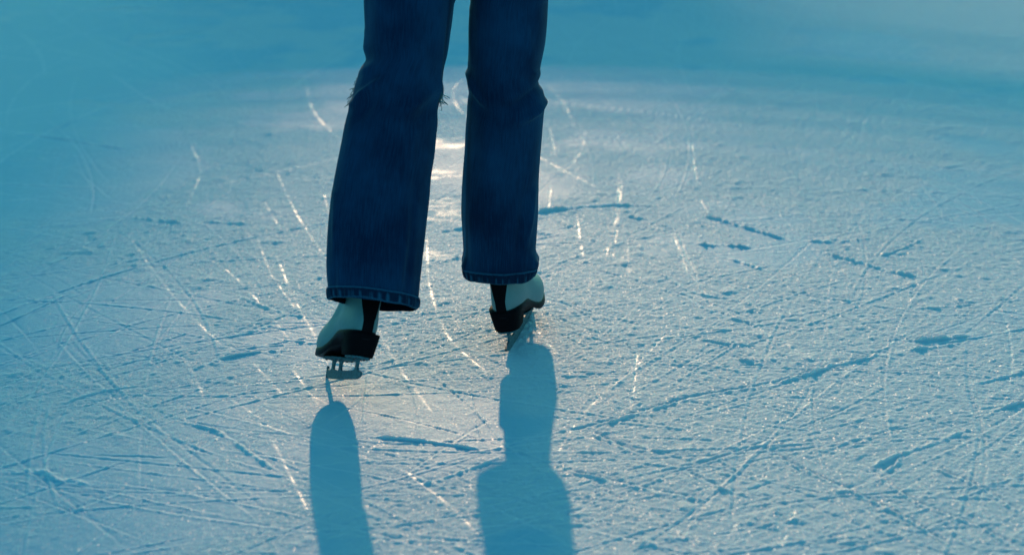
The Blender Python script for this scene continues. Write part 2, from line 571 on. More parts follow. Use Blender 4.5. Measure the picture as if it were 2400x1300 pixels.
co = np.stack([X, Y, HZ], -1).reshape(-1, 3).astype(np.float32)
ii = (np.arange(NY - 1)[:, None] * NX + np.arange(NX - 1)[None, :]).astype(np.int32)
quads = np.stack([ii, ii + 1, ii + NX + 1, ii + NX], -1).reshape(-1)
me = bpy.data.meshes.new('ice')
me.vertices.add(len(co))
me.vertices.foreach_set('co', co.ravel())
nq = len(quads) // 4
me.loops.add(len(quads))
me.loops.foreach_set('vertex_index', quads)
me.polygons.add(nq)
me.polygons.foreach_set('loop_start', np.arange(nq, dtype=np.int32) * 4)
me.polygons.foreach_set('use_smooth', np.ones(nq, bool))
for nm, arr in (('snow', SNOW), ('polish', POL), ('dust', np.clip(RID, 0, 1))):
    at = me.attributes.new(nm, 'FLOAT', 'POINT')
    at.data.foreach_set('value', arr.astype(np.float32).ravel())
me.update()
me.validate()
ice = bpy.data.objects.new('ice', me)
COL.objects.link(ice)
me.materials.append(M_ICE)
tag(ice, 'pale blue outdoor skating ice scored by blades and dusted with scraped snow', kind='structure')

# ------------------------------------------------------------------ the skater
person = empty('person', (-.12, 3.45, 0))
ROOTS['person'] = (-.12, 3.45, 0)
tag(person, 'person seen from behind in dark blue jeans and white figure skates, gliding over the ice', 'person')

# ---- jeans
LEFT = dict(
    rows=[(0, 853, 1065), (60, 855, 1058), (120, 857, 1050), (164, 857, 1042), (174, 847, 1041), (200, 837, 1036),
          (225, 830, 1032), (250, 824, 1028), (300, 810, 1020), (350, 800, 1015), (400, 790, 1008), (450, 781, 1004),
          (500, 774, 999), (550, 769, 994), (600, 766, 989), (650, 765, 984), (685, 768, 980), (712, 771, 977)],
    d=([0, 235, 712], [3.56, 3.43, 3.222]), tau=([0, 235, 712], [16, 24, 27]), roll=([0, 712], [5, 7]),
    b=([0, 240, 500, 712], [.090, .078, .070, .064]),
    creases=[  # along a line in photo pixels: ridge (+) or valley (-)
        (832, 262, 905, 205, 9, .0055), (845, 300, 900, 235, 12, -.004), (1038, 195, 940, 290, 11, .0045),
        (1035, 235, 950, 320, 14, -.003), (880, 190, 960, 225, 12, -.003), (790, 470, 800, 690, 9, .003),
        (960, 520, 935, 660, 12, .0035), (975, 430, 950, 690, 7, -.0025), (850, 470, 840, 640, 16, -.002),
        (900, 300, 890, 560, 20, .002), (1053, 60, 985, 690, 4, -.0022), (1046, 60, 978, 690, 3, .0015),
        (805, 560, 790, 700, 8, -.003), (860, 180, 850, 90, 10, .003), (1000, 150, 930, 120, 14, .002)])
RIGHT = dict(
    rows=[(0, 1103, 1285), (60, 1102, 1282), (100, 1101, 1278), (150, 1098, 1268), (170, 1097, 1264), (190, 1097, 1266),
          (215, 1097, 1274), (240, 1097, 1277), (265, 1096, 1275), (300, 1093, 1272), (350, 1090, 1268), (400, 1085, 1264),
          (450, 1082, 1262), (500, 1081, 1261), (550, 1084, 1258), (600, 1086, 1254), (625, 1086, 1252), (644, 1089, 1250)],
    d=([0, 240, 644], [3.60, 3.585, 3.548]), tau=([0, 240, 644], [2, 3, 4]), roll=([0, 644], [0, 0]),
    b=([0, 240, 450, 644], [.088, .078, .072, .068]),
    creases=[
        (1277, 238, 1215, 268, 9, .006), (1265, 195, 1200, 235, 11, -.005), (1262, 172, 1230, 150, 9, .003),
        (1100, 170, 1130, 225, 7, .005), (1100, 215, 1150, 260, 12, -.003), (1140, 245, 1230, 225, 14, -.002),
        (1250, 440, 1228, 560, 8, .004), (1235, 430, 1210, 600, 10, -.003), (1105, 450, 1115, 620, 10, .002),
        (1180, 560, 1185, 640, 12, .002), (1106, 20, 1108, 140, 6, .002), (1240, 120, 1225, 20, 10, .003),
        (1246, 596, 1250, 628, 8, .006), (1092, 600, 1094, 632, 7, .004), (1160, 300, 1150, 480, 22, .002)])


def leg_rings(S, nrow=150, N=88, seed=1):
    rows = S['rows']
    py = [r[0] for r in rows]
    q = np.linspace(py[0], py[-1], nrow)
    Lx = smooth_table(py, [r[1] for r in rows], nrow)
    Rx = smooth_table(py, [r[2] for r in rows], nrow)
    rings = []
    for k in range(nrow):
        d = lerp_table(q[k], *S['d'])
        c = P((Lx[k] + Rx[k]) / 2, q[k], d)
        hw = (P(Rx[k], q[k], d) - P(Lx[k], q[k], d)).x / 2
        b = lerp_table(q[k], *S['b'])
        tau, rol = R(lerp_table(q[k], *S['tau'])), R(lerp_table(q[k], *S['roll']))
        ux = Vector((math.cos(rol), 0, -math.sin(rol)))
        uy = Vector((0, math.cos(tau), -math.sin(tau)))
        ring = []
        for j in range(N):
            th = 2 * math.pi * j / N
            ct, st = math.cos(th), math.sin(th)
            e = .92
            ex = math.copysign(abs(ct) ** e, ct)
            ey = math.copysign(abs(st) ** e, st)
            n = (ux * ct * b + uy * st * hw).normalized()
            px = (Lx[k] + Rx[k]) / 2 + (Rx[k] - Lx[k]) / 2 * ct
            off = 0.0
            if st < .35:
                for (x0, y0, x1, y1, w, a) in S['creases']:
                    vx, vy = x1 - x0, y1 - y0
                    ll = math.hypot(vx, vy)
                    t = ((px - x0) * vx + (q[k] - y0) * vy) / ll / ll
                    tt = min(max(t, 0), 1)
                    dd = math.hypot(px - x0 - tt * vx, q[k] - y0 - tt * vy)
                    if dd < 3 * w:
                        off += 1.5 * 1.25 * a * math.exp(-(dd / w) ** 2) * (.35 + .65 * math.sin(math.pi * min(max(tt, .08), .92)))
            u = np.array([[th * .075]]), np.array([[q[k] / 1250.0]])
            f = (vn(u[0] * math.cos(0), u[1], .035, .22, seed=seed) - .5) * .0062 + (vn(u[0], u[1], .016, .10, seed=seed + 1) - .5) * .0020
            wrap = min(1, j / 8, (N - j) / 8)
            off += float(f[0, 0]) * (.3 + .7 * wrap) * abs(st) ** .3
            ring.append(c + ux * (hw * ex) + uy * (b * ey) + n * off)
        rings.append(ring)
    return rings


def tube(rings, verts, faces, flip=False):
    base = len(verts)
    N = len(rings[0])
    for r in rings:
        verts.extend(r)
    for k in range(len(rings) - 1):
        for j in range(N):
            a, b = base + k * N + j, base + k * N + (j + 1) % N
            f = (a, b, b + N, a + N)
            faces.append(f[::-1] if flip else f)


def top_rings(first, hip, n=14):
    """carry a leg from the top of what the photo shows up to the hip"""
    out = []
    c0 = sum((Vector(v) for v in first), Vector()) / len(first)
    for k in range(n, 0, -1):
        t = k / n
        c = c0.lerp(Vector(hip), t)
        s = 1 + .14 * t
        out.append([c + (Vector(v) - c0) * s for v in first])
    return out


jv, jf = [], []
ringsL, ringsR = leg_rings(LEFT, seed=21), leg_rings(RIGHT, seed=25)
tube(top_rings(ringsL[0], (-.135, 3.60, .80)) + ringsL, jv, jf, flip=True)
tube(top_rings(ringsR[0], (.035, 3.60, .80)) + ringsR, jv, jf, flip=True)
hip = []
for z, hw, hd in ((.74, .150, .095), (.78, .172, .108), (.84, .182, .118), (.90, .175, .112), (.96, .155, .100), (1.0, .145, .095)):
    hip.append([Vector((-.05 + hw * math.cos(t), 3.60 + hd * math.sin(t), z)) for t in np.linspace(0, 2 * math.pi, 88, endpoint=False)])
tube(hip[::-1], jv, jf, flip=True)
jeans = mesh_obj('jeans', jv, jf, M_DENIM, person)

CLO, WEA = [], []
for nring, S in ((14 + len(ringsL), LEFT), (14 + len(ringsR), RIGHT)):
    seam = (1059, 0, 981, 712) if S is LEFT else (1108, 0, 1094, 644)
    py0, py1 = S['rows'][0][0], S['rows'][-1][0]
    for k in range(nring):
        q = py0 + (py1 - py0) * (k - 14) / 149
        L_, R_ = np.interp(q, [r[0] for r in S['rows']], [r[1] for r in S['rows']]), np.interp(q, [r[0] for r in S['rows']], [r[2] for r in S['rows']])
        for j in range(88):
            th = 2 * math.pi * j / 88
            CLO.append((((th - math.pi / 2) % (2 * math.pi)) * .075, -q / 1250, 0))
            px = (L_ + R_) / 2 + (R_ - L_) / 2 * math.cos(th)
            dx = px - (seam[0] + (seam[2] - seam[0]) * q / seam[3])
            w_ = 0.0
            if math.sin(th) < .1:
                w_ = -.55 * math.exp(-(dx / 3.2) ** 2) + .22 * math.exp(-((dx - (8 if S is LEFT else -7)) / 5) ** 2)
            WEA.append(w_)
while len(CLO) < len(jv):
    CLO.append((0, 0, 0)); WEA.append(0)
at = jeans.data.attributes.new('cloth', 'FLOAT_VECTOR', 'POINT'); at.data.foreach_set('vector', np.array(CLO, np.float32).ravel())
at = jeans.data.attributes.new('wear', 'FLOAT', 'POINT'); at.data.foreach_set('value', np.array(WEA, np.float32))
jeans['label'] = 'dark blue wide leg jeans ripped at the left knee'
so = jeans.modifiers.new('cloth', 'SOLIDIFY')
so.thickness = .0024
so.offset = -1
jeans.data.materials.append(M_INNER_SHADE)
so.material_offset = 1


def hem(rings, seed):
    """doubled, stitched and roped band round the trouser opening"""
    N = len(rings[0]) * 3
    prof = [(-.020, .0004), (-.0196, .0026), (-.0175, .0034), (-.0155, .0030), (-.009, .0034), (-.0025, .0034), (-.0004, .0024),
            (.0008, .0004), (0, -.0022), (-.005, -.0032), (-.018, -.0030)]
    last = rings[-1]
    M = len(last)
    c = sum((Vector(v) for v in last), Vector()) / M
    up_c = sum((Vector(v) for v in rings[-12]), Vector()) / M
    ax = (c - up_c).normalized()
    vs, fs, wear, clo = [], [], [], []
    rr = random.Random(seed)
    ph = [rr.uniform(0, 6.28) for _ in range(6)]
    for j in range(N):
        u = j / 3
        a, b, t = int(u) % M, (int(u) + 1) % M, u - int(u)
        p = Vector(last[a]).lerp(Vector(last[b]), t)
        pu = Vector(rings[-9][a]).lerp(Vector(rings[-9][b]), t)
        dn = (p - pu).normalized()
        n = (p - c) - ax * (p - c).dot(ax)
        n.normalize()
        th = 2 * math.pi * j / N
        rope = .0009 * math.sin(34 * th + 1.3 * math.sin(5 * th + ph[0]) + ph[1]) + .0006 * math.sin(57 * th + ph[2])
        wav = .0015 * math.sin(3 * th + ph[3]) + .0010 * math.sin(7 * th + ph[4])
        for i, (s, o) in enumerate(prof):
            k = rope if 2 < i < 6 else 0
            pat = math.sin(29 * th + 1.9 * math.sin(5 * th + ph[0]) + ph[1]) + .6 * math.sin(47 * th + 1.5 * math.sin(3 * th) + ph[2])
            wear.append(.30 if i in (1, 2) else (-.35 if i == 3 else (.24 * pat - .20 if i in (4, 5) else .1)))
            clo.append((th * .075, -s, 0))
            vs.append(p + dn * (s + (wav if i > 4 and i < 10 else .3 * wav)) + n * (o + k))
    m = len(prof)
    for j in range(N):
        for i in range(m):
            a, b = j * m + i, j * m + (i + 1) % m
            c2, d2 = ((j + 1) % N) * m + (i + 1) % m, ((j + 1) % N) * m + i
            fs.append((a, b, c2, d2))
    return vs, fs, wear, clo


for rg, sd in ((ringsL, 3), (ringsR, 8)):
    v, f, we_, cl_ = hem(rg, sd)
    ho = mesh_obj('hem', v, f, M_HEM, jeans)
    ho.data.materials.append(M_INNER_SHADE)
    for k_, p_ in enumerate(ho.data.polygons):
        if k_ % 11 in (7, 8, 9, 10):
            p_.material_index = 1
    at = ho.data.attributes.new('cloth', 'FLOAT_VECTOR', 'POINT'); at.data.foreach_set('vector', np.array(cl_, np.float32).ravel())
    at = ho.data.attributes.new('wear', 'FLOAT', 'POINT'); at.data.foreach_set('value', np.array(we_, np.float32))


def threads(name, spots, seed, parent):
    """loose cotton threads of a rip: thin bent tubes"""
    rr = random.Random(seed)
    vs, fs = [], []
    for (px, py, d, dx, dy, ln) in spots:
        p = P(px, py, d)
        v = Vector((dx, rr.uniform(-.3, .3), -dy)).normalized()
        pts = [p]
        for k in range(7):
            v = (v + Vector((rr.uniform(-.45, .45), rr.uniform(-.4, .4), rr.uniform(-.35, .2)))).normalized()
            pts.append(pts[-1] + v * ln / 7)
        rad = rr.uniform(.0004, .0007)
        base = len(vs)
        for k, q in enumerate(pts):
            t = (pts[min(k + 1, 7)] - pts[max(k - 1, 0)]).normalized()
            s = t.cross(Vector((0, 1, .2))).normalized()
            w = t.cross(s)
            for j in range(5):
                a = 2 * math.pi * j / 5
                vs.append(q + (s * math.cos(a) + w * math.sin(a)) * rad)
        for k in range(7):
            for j in range(5):
                a, b = base + k * 5 + j, base + k * 5 + (j + 1) % 5
                fs.append((a, b, b + 5, a + 5))
    return mesh_obj(name, vs, fs, M_THREAD, parent)


rr = random.Random(4)
spots = []
for k in range(70):
    t = rr.random()
    spots.append((848 - 24 * t, 178 + 62 * t, 3.435 + rr.uniform(-.015, .015), -1.0, .6 + t, rr.uniform(.010, .022)))
threads('fringe', spots, 1, jeans)
spots = []
for k in range(15):
    t = rr.random()
    spots.append((1033 - 4 * t, 212 + 28 * t, 3.43 + rr.uniform(-.01, .02), .55, 1, rr.uniform(.010, .024)))
threads('fringe', spots, 2, jeans)


# ---- figure skates, modelled in the foot's own frame: x right, y to the toe, z up, blade edge at z = 0
def sole_rise(y):
    """how much the sole climbs from the ball of the foot to the heel"""
    t = min(max((.150 - y) / .085, 0), 1)
    return .033 * t * t * (3 - 2 * t)


def outline(back, front, wh, wb, j, N):
    """closed foot outline: heel half width wh, ball half width wb"""
    th = 2 * math.pi * j / N
    mid, half = (back + front) / 2, (front - back) / 2
    cy, sx = -math.cos(th), math.sin(th)
    y = mid + half * math.copysign(abs(cy) ** .86, cy)
    t = (y - back) / max(front - back, 1e-6)
    w = wh + (wb - wh) * (1 / (1 + math.exp(-(t - .45) * 11))) - .0055 * math.exp(-((t - .42) / .14) ** 2) * (front - back) / .25
    x = w * math.copysign(abs(sx) ** .62, sx)
    x += .006 * math.sin(math.pi * min(max(t, 0), 1)) * (front - back) / .25
    return x, y


Z0 = .050                       # top of the outsole at the ball
BOOT = [  # z', back, front, heel half width, ball half width
    (.000, -.002, .246, .0310, .0405), (.008, -.005, .250, .0335, .0440), (.022, -.007, .250, .0345, .0450),
    (.036, -.007, .242, .0335, .0430), (.048, -.005, .224, .0320, .0395), (.060, -.002, .196, .0315, .0360),
    (.075, .002, .164, .0315, .0330), (.095, .005, .130, .0315, .0315), (.118, .006, .112, .0315, .0305)]


def boot_params(n):
    z = [b[0] for b in BOOT]
    return list(zip(*[smooth_table(z, [b[i] for b in BOOT], n) for i in range(5)]))


def skate_parts(mirror, M, idx):
    N = 72
    pr = boot_params(44)

    def W(x, y, z):
        return M @ Vector((x * mirror, y, z))

    # upper
    vs, fs = [], []
    rings = []
    for (z, bk, fr, wh, wb) in pr:
        ring = []
        for j in range(N):
            x, y = outline(bk, fr, wh, wb, j, N)
            ring.append(W(x, y, Z0 + z + sole_rise(y) * max(0, 1 - z / .30)))
        rings.append(ring)
    tube(rings, vs, fs, flip=mirror > 0)
    base = 0
    fs.append(tuple(range(N)) if mirror < 0 else tuple(range(N))[::-1])
    top = len(vs) - N
    fs.append(tuple(range(top, top + N)))
    upper = mesh_obj('ice_skate', vs, fs, M_WHITE, person)
    upper.data.update()
    bm = bmesh.new(); bm.from_mesh(upper.data); bmesh.ops.recalc_face_normals(bm, faces=bm.faces); bm.to_mesh(upper.data); bm.free()

    # outsole with stacked heel
    bm = bmesh.new()
    def ringv(grow, zf):
        out = []
        for j in range(N):
            x, y = outline(-.004 - grow, .250 + grow, .0320 + grow, .0425 + grow, j, N)
            out.append(bm.verts.new(W(x, y, zf(y))))
        return out
    a = ringv(.0000, lambda y: Z0 - .010 + sole_rise(y))
    b = ringv(.0016, lambda y: Z0 - .0085 + sole_rise(y))
    c = ringv(.0017, lambda y: Z0 + .0025 + sole_rise(y) + .004 * math.exp(-((y - .01) / .05) ** 2))
    d = ringv(.0005, lambda y: Z0 + .0045 + sole_rise(y) + .004 * math.exp(-((y - .01) / .05) ** 2))
    for r0, r1 in ((a, b), (b, c), (c, d)):
        for j in range(N):
            bm.faces.new((r0[j], r0[(j+1) % N], r1[(j+1) % N], r1[j]))
    bm.faces.new(a); bm.faces.new(d[::-1])
    sole = from_bm('sole', bm, M_SOLE, upper)
    # heel block: D-shaped, tapering to the plate
    bm = bmesh.new()
    rings = []
    for t in np.linspace(0, 1, 9):
        z = Z0 + .026 - (.026 + .0065) * t
        zz = z + (sole_rise(.01) - .026 + .004) * (1 - t)
        hw = .0332 - .0072 * t ** 1.1
        bk = -.0075 + .008 * t
        fr = .078 - .010 * t + .012 * (1 - t) ** 2
        ring = []
        for j in range(40):
            th = 2 * math.pi * j / 40
            cy, sx = -math.cos(th), math.sin(th)
            y = (bk + fr) / 2 + (fr - bk) / 2 * math.copysign(abs(cy) ** (.75 if cy < 0 else .35), cy)
            x = hw * math.copysign(abs(sx) ** .6, sx)
            ring.append(bm.verts.new(W(x, y, zz)))
        rings.append(ring)
    for r0, r1 in zip(rings, rings[1:]):
        for j in range(40):
            bm.faces.new((r0[j], r0[(j+1) % 40], r1[(j+1) % 40], r1[j]))
    bm.faces.new(rings[0]); bm.faces.new(rings[-1][::-1])
    from_bm('heel', bm, M_BLACK, upper)

    # black backstay: hourglass strip laid over the seam at the back
    vs, fs = [], []
    cols = 13
    for k, (z, bk, fr, wh, wb) in enumerate(pr):
        w = lerp_table(z, [0, .012, .03, .055, .085, .12, .16, .215], [.0105, .0098, .0100, .0145, .0190, .025, .026, .026])
        for i in range(cols):
            xx = (i / (cols - 1) * 2 - 1) * w
            best = None
            # follow the boot outline: solve the parameter with this x on the heel side
            lo, hi = 0.0, math.pi / 2
            for _ in range(26):
                mth = (lo + hi) / 2
                x, y = outline(bk, fr, wh, wb, mth / (2 * math.pi) * N, N)
                if abs(x) < abs(xx):
                    lo = mth
                else:
                    hi = mth
            sgn = 1 if xx >= 0 else -1
            x, y = outline(bk, fr, wh, wb, sgn * lo / (2 * math.pi) * N, N)
            edge = .0014 if 0 < i < cols - 1 else .0003
            nrm = Vector((xx / wh * .9, -1, 0)).normalized()
            vs.append(W(xx + nrm.x * edge, y + nrm.y * edge, Z0 + z + sole_rise(y) * max(0, 1 - z / .30)))
    for k in range(len(pr) - 1):
        for i in range(cols - 1):
            a0 = k * cols + i
            fs.append((a0, a0 + 1, a0 + cols + 1, a0 + cols))
    bs = mesh_obj('backstay', vs, fs, M_BLACK, upper)
    sd = bs.modifiers.new('thick', 'SOLIDIFY'); sd.thickness = .0012; sd.offset = 0

    # blade: runner, three stanchions, two mounting plates, toe pick
    bm = bmesh.new()
    runner = []
    prof_top, prof_bot = [], []
    for t in np.linspace(0, 1, 31):
        y = -.016 + .270 * t
        zb = .0030 * ((t - .5) * 2) ** 2 * .6
        zt = .0168 + .003 * math.exp(-((t - .83) / .1) ** 2) + .003 * math.exp(-((t - .16) / .06) ** 2)
        if t < .12:
            zb += .0065 * (1 - t / .12) ** 2
            zt -= .0035 * (1 - t / .12) ** 2
        if t > .93:
            zb += (t - .93) / .07 * .010
            zt += .004 * (t - .93) / .07
        prof_bot.append((y, zb)); prof_top.append((y, zt))
    hw = .0021
    def strip(bot, topp, hwid):
        n = len(bot)
        vv = []
        for (yb, zb), (yt, zt) in zip(bot, topp):
            vv.append([bm.verts.new(W(sx * hwid, y, z)) for sx, y, z in ((-1, yb, zb), (1, yb, zb), (1, yt, zt), (-1, yt, zt))])
        for k in range(n - 1):
            for q in range(4):
                bm.faces.new((vv[k][q], vv[k][(q+1) % 4], vv[k+1][(q+1) % 4], vv[k+1][q]))
        bm.faces.new(vv[0]); bm.faces.new(vv[-1][::-1])
    strip(prof_bot, prof_top, hw)
    # stanchions flare where they meet runner and plate
    for yc, ztop, lean in ((.026, .0405, 0.0), (.150, .0385, .004), (.213, .0385, -.004)):
        lv, rv = [], []
        for t in np.linspace(0, 1, 11):
            z = .0135 + (ztop - .0135) * t
            wdt = .0075 + .010 * (2 * abs(t - .5)) ** 3
            yy = yc + lean * t
            lv.append((yy - wdt, z)); rv.append((yy + wdt, z))
        strip(lv, rv, hw * .97)
    for y0, y1, z, w in ((.000, .066, .0405, .021), (.112, .236, .0385, .026)):
        vv = []
        for t in np.linspace(0, 1, 13):
            y = y0 + (y1 - y0) * t
            ww = w * (1 - .55 * abs(2 * t - 1) ** 4)
            vv.append([bm.verts.new(W(sx * ww, y, z + dz)) for sx, dz in ((-1, -.0012), (1, -.0012), (1, .0022), (-1, .0022))])
        for k in range(12):
            for q in range(4):
                bm.faces.new((vv[k][q], vv[k][(q+1) % 4], vv[k+1][(q+1) % 4], vv[k+1][q]))
        bm.faces.new(vv[0]); bm.faces.new(vv[-1][::-1])
        for sy in (.2, .5, .8):                 # screw heads under the plates
            for sx in (-1, 1):
                bmesh.ops.create_uvsphere(bm, u_segments=8, v_segments=5, radius=.0026,
                                          matrix=Matrix.Translation(W(sx * w * .62, y0 + (y1 - y0) * sy, z - .0012)))
    for k in range(5):                          # saw-tooth toe pick
        y, z = .250 + .0012 * k, .004 + .0042 * k
        vv = [bm.verts.new(W(sx * .0024, y + a1, z + b1)) for sx in (-1, 1) for a1, b1 in ((-.004, -.001), (.0035, .0004), (-.002, .0052))]
        bm.faces.new(vv[:3]); bm.faces.new(vv[3:][::-1])
        for q in range(3):
            bm.faces.new((vv[q], vv[(q+1) % 3], vv[3 + (q+1) % 3], vv[3 + q]))
    from_bm('blade', bm, M_STEEL, upper, smooth=False)
    return upper


# left foot pushes off: toe down, heel lifted, rolled inward, turned out
ML = (Matrix.Translation((-.333, 3.355, .0)) @ Matrix.Rotation(R(20), 4, 'Z') @ Matrix.Rotation(R(-20.5), 4, 'X')
      @ Matrix.Rotation(R(17), 4, 'Y') @ Matrix.Scale(.93, 4) @ Matrix.Translation((0, -.235, 0)))
# right foot carries the weight: flat, turned slightly out
MR = (Matrix.Translation((-.010, 3.479, .0)) @ Matrix.Rotation(R(-12), 4, 'Z') @ Matrix.Rotation(R(-8), 4, 'Y')
      @ Matrix.Scale(.93, 4) @ Matrix.Translation((0, .014, -.001)))
skL = skate_parts(-1, ML, 0)
skR = skate_parts(1, MR, 1)
skL['label'] = 'white skate tipped on its toe with the heel lifted'
skR['label'] = 'white skate standing flat on its blade'

# ---- the body under the clothes (one skinned surface) and what is worn above the frame
def skin_body():
    J = {}
    V, E, RAD = [], [], []

    def add(name, p, r, par=None):
        J[name] = len(V)
        V.append(Vector(p)); RAD.append(r)
        if par:
            E.append((J[par], J[name]))

    def cen(ring):
        return sum((Vector(v) for v in ring), Vector()) / len(ring)
    aL, aR = ML @ Vector((0, .05, .17)), MR @ Vector((0, .05, .17))
    tL, tR = ML @ Vector((0, .15, .085)), MR @ Vector((0, .15, .085))
    add('pelvis', (-.05, 3.60, .90), .105)
    for s, ring, a, t, hx in (('l', ringsL, aL, tL, -.125), ('r', ringsR, aR, tR, .025)):
        add('hip' + s, (hx, 3.60, .82), .078, 'pelvis')
        add('thigh' + s, cen(ring[0]), .062, 'hip' + s)
        add('knee' + s, cen(ring[50]), .050, 'thigh' + s)
        add('calf' + s, cen(ring[88]), .046, 'knee' + s)
        add('ankle' + s, a, .027, 'calf' + s)
        add('foot' + s, t, .022, 'ankle' + s)
    add('belly', (-.05, 3.61, 1.04), .105, 'pelvis')
    add('chest', (-.05, 3.63, 1.20), .118, 'belly')
    add('collar', (-.05, 3.62, 1.33), .075, 'chest')
    add('neck', (-.05, 3.62, 1.40), .045, 'collar')
    add('skull', (-.05, 3.64, 1.50), .078, 'neck')
    add('crown', (-.05, 3.64, 1.57), .066, 'skull')
    for s, q in (('l', -1), ('r', 1)):
        add('shoulder' + s, (-.05 + q * .165, 3.62, 1.31), .047, 'collar')
        add('elbow' + s, (-.05 + q * .30, 3.60, 1.10), .036, 'shoulder' + s)
        add('wrist' + s, (-.05 + q * .40, 3.68, .93), .024, 'elbow' + s)
        add('palm' + s, (-.05 + q * .425, 3.71, .87), .026, 'wrist' + s)
        for k in range(4):
            add('knuckle%s%d' % (s, k), (-.05 + q * (.430 + .006 * k), 3.685 + .019 * k, .835), .0085, 'palm' + s)
            add('finger%s%d' % (s, k), (-.05 + q * (.428 + .004 * k), 3.69 + .019 * k, .775 - .012 * (k in (1, 2))), .0065, 'knuckle%s%d' % (s, k))
        add('thumb' + s, (-.05 + q * .405, 3.755, .84), .009, 'palm' + s)
        add('thumbtip' + s, (-.05 + q * .400, 3.775, .805), .0075, 'thumb' + s)
    me = bpy.data.meshes.new('body')
    me.from_pydata([tuple(v) for v in V], E, [])
    o = bpy.data.objects.new('body', me)
    COL.objects.link(o)
    o.modifiers.new('skin', 'SKIN')
    me.skin_vertices.new() if not me.skin_vertices else None
    for k, r in enumerate(RAD):
        me.skin_vertices[0].data[k].radius = (r, r)
        me.skin_vertices[0].data[k].use_root = (k == 0)
    sub = o.modifiers.new('sub', 'SUBSURF')
    sub.levels = sub.render_levels = 2
    dg = bpy.context.evaluated_depsgraph_get()
    m2 = bpy.data.meshes.new_from_object(o.evaluated_get(dg))
    o.modifiers.clear()
    o.data = m2
    m2.name = 'body'
    m2.materials.clear(); m2.materials.append(M_SKIN)
    m2.polygons.foreach_set('use_smooth', [True] * len(m2.polygons))
    o.parent = person
    o.matrix_parent_inverse = Matrix.Translation(-Vector(ROOTS['person']))
    return o


skin_body()


def loft(name, secs, mat, n=40, power=.9):
    vs, fs = [], []
    rings = []
    for (cx, cy, z, a, b) in secs:
        rings.append([Vector((cx + a * math.copysign(abs(math.cos(t)) ** power, math.cos(t)), cy + b * math.copysign(abs(math.sin(t)) ** power, math.sin(t)), z))
                      for t in np.linspace(0, 2 * math.pi, n, endpoint=False)])
    tube(rings[::-1], vs, fs)
    return vs, fs


vs, fs = loft('jacket', [(-.05, 3.60, z, a, b) for z, a, b in ((.93, .185, .135), (1.0, .175, .13), (1.1, .178, .135), (1.22, .20, .145), (1.30, .205, .12), (1.35, .12, .085), (1.39, .068, .065))], M_COAT)
for q in (-1, 1):
    pts = [Vector((-.05 + q * .17, 3.62, 1.31)), Vector((-.05 + q * .24, 3.61, 1.20)), Vector((-.05 + q * .30, 3.60, 1.10)), Vector((-.05 + q * .35, 3.64, 1.015)), Vector((-.05 + q * .398, 3.678, .935))]
    rings = []
    for k, p in enumerate(pts):
        t = (pts[min(k + 1, 4)] - pts[max(k - 1, 0)]).normalized()
        s = t.cross(Vector((0, 1, 0))).normalized(); w = t.cross(s)
        rad = (.066, .060, .054, .048, .042)[k]
        rings.append([p + (s * math.cos(a) + w * math.sin(a)) * rad for a in np.linspace(0, 2 * math.pi, 24, endpoint=False)])
    tube(rings, vs, fs)
mesh_obj('jacket', vs, fs, M_COAT, person)
vs, fs = loft('hair', [(-.05, cy, z, a, b) for z, cy, a, b in ((1.36, 3.575, .07, .030), (1.44, 3.585, .085, .045), (1.50, 3.600, .092, .065), (1.56, 3.615, .090, .078), (1.61, 3.625, .068, .065), (1.64, 3.63, .02, .02))], M_HAIR)
mesh_obj('hair', vs, fs, M_HAIR, person)

# ------------------------------------------------------------------ rink barrier ahead of the skater, above the frame; its shade lies across the far ice
def box(bm, x0, x1, y0, y1, z0, z1):
    v = [bm.verts.new((x, y, z)) for z in (z0, z1) for x, y in ((x0, y0), (x1, y0), (x1, y1), (x0, y1))]
    for f in ((0, 3, 2, 1), (4, 5, 6, 7), (0, 1, 5, 4), (1, 2, 6, 5), (2, 3, 7, 6), (3, 0, 4, 7)):
        bm.faces.new([v[i] for i in f])


BX0, BX1, BY, BH = -1.90, .38, 11.10, 1.03


def curve_y(x):
    return BY - .26 * ((x + .35) / 1.25) ** 2


def arc(bm, x0, x1, dy0, dy1, z0, z1, n=24):
    rows = []
    for x in np.linspace(x0, x1, n + 1):
        y = curve_y(x)
        rows.append([bm.verts.new((x, y + a, z)) for a, z in ((dy0, z0), (dy1, z0), (dy1, z1), (dy0, z1))])
    for r0, r1 in zip(rows, rows[1:]):
        for q in range(4):
            bm.faces.new((r0[q], r0[(q + 1) % 4], r1[(q + 1) % 4], r1[q]))
    bm.faces.new(rows[0]); bm.faces.new(rows[-1][::-1])


bar = empty('rink_barrier', ((BX0 + BX1) / 2, BY, 0))
ROOTS['rink_barrier'] = ((BX0 + BX1) / 2, BY, 0)
tag(bar, 'low white curved rink barrier with a blue top rail ahead of the skater', 'barrier')
for nm, a, mt in (('panel', (BX0, BX1, -.02, .02, .20, BH - .05), M_BOARD), ('top_rail', (BX0 - .01, BX1 + .01, -.045, .045, BH - .05, BH), M_RAIL),
                  ('kick_plate', (BX0, BX1, -.027, .027, -.02, .20), M_KICK)):
    bm = bmesh.new(); arc(bm, *a); from_bm(nm, bm, mt, bar, smooth=False, bevel=.006)
bm = bmesh.new()                      # slats above the boards, added and graded in width to soften the shade's edge
for z0, z1 in [(BH + .006 + .048 * q, BH + .006 + .048 * q + w_) for q, w_ in enumerate((.043, .038, .033, .027, .022, .016, .012, .008, .004))]:
    arc(bm, BX0, BX1 + 1.25, -.012, .012, z0, z1)
for x in np.linspace(BX0 + .05, BX1 - .05, 6):
    arc(bm, x - .002, x + .002, -.003, .003, BH - .01, BH + .394, 1)
from_bm('shade_slats', bm, M_RAIL, bar, smooth=False)
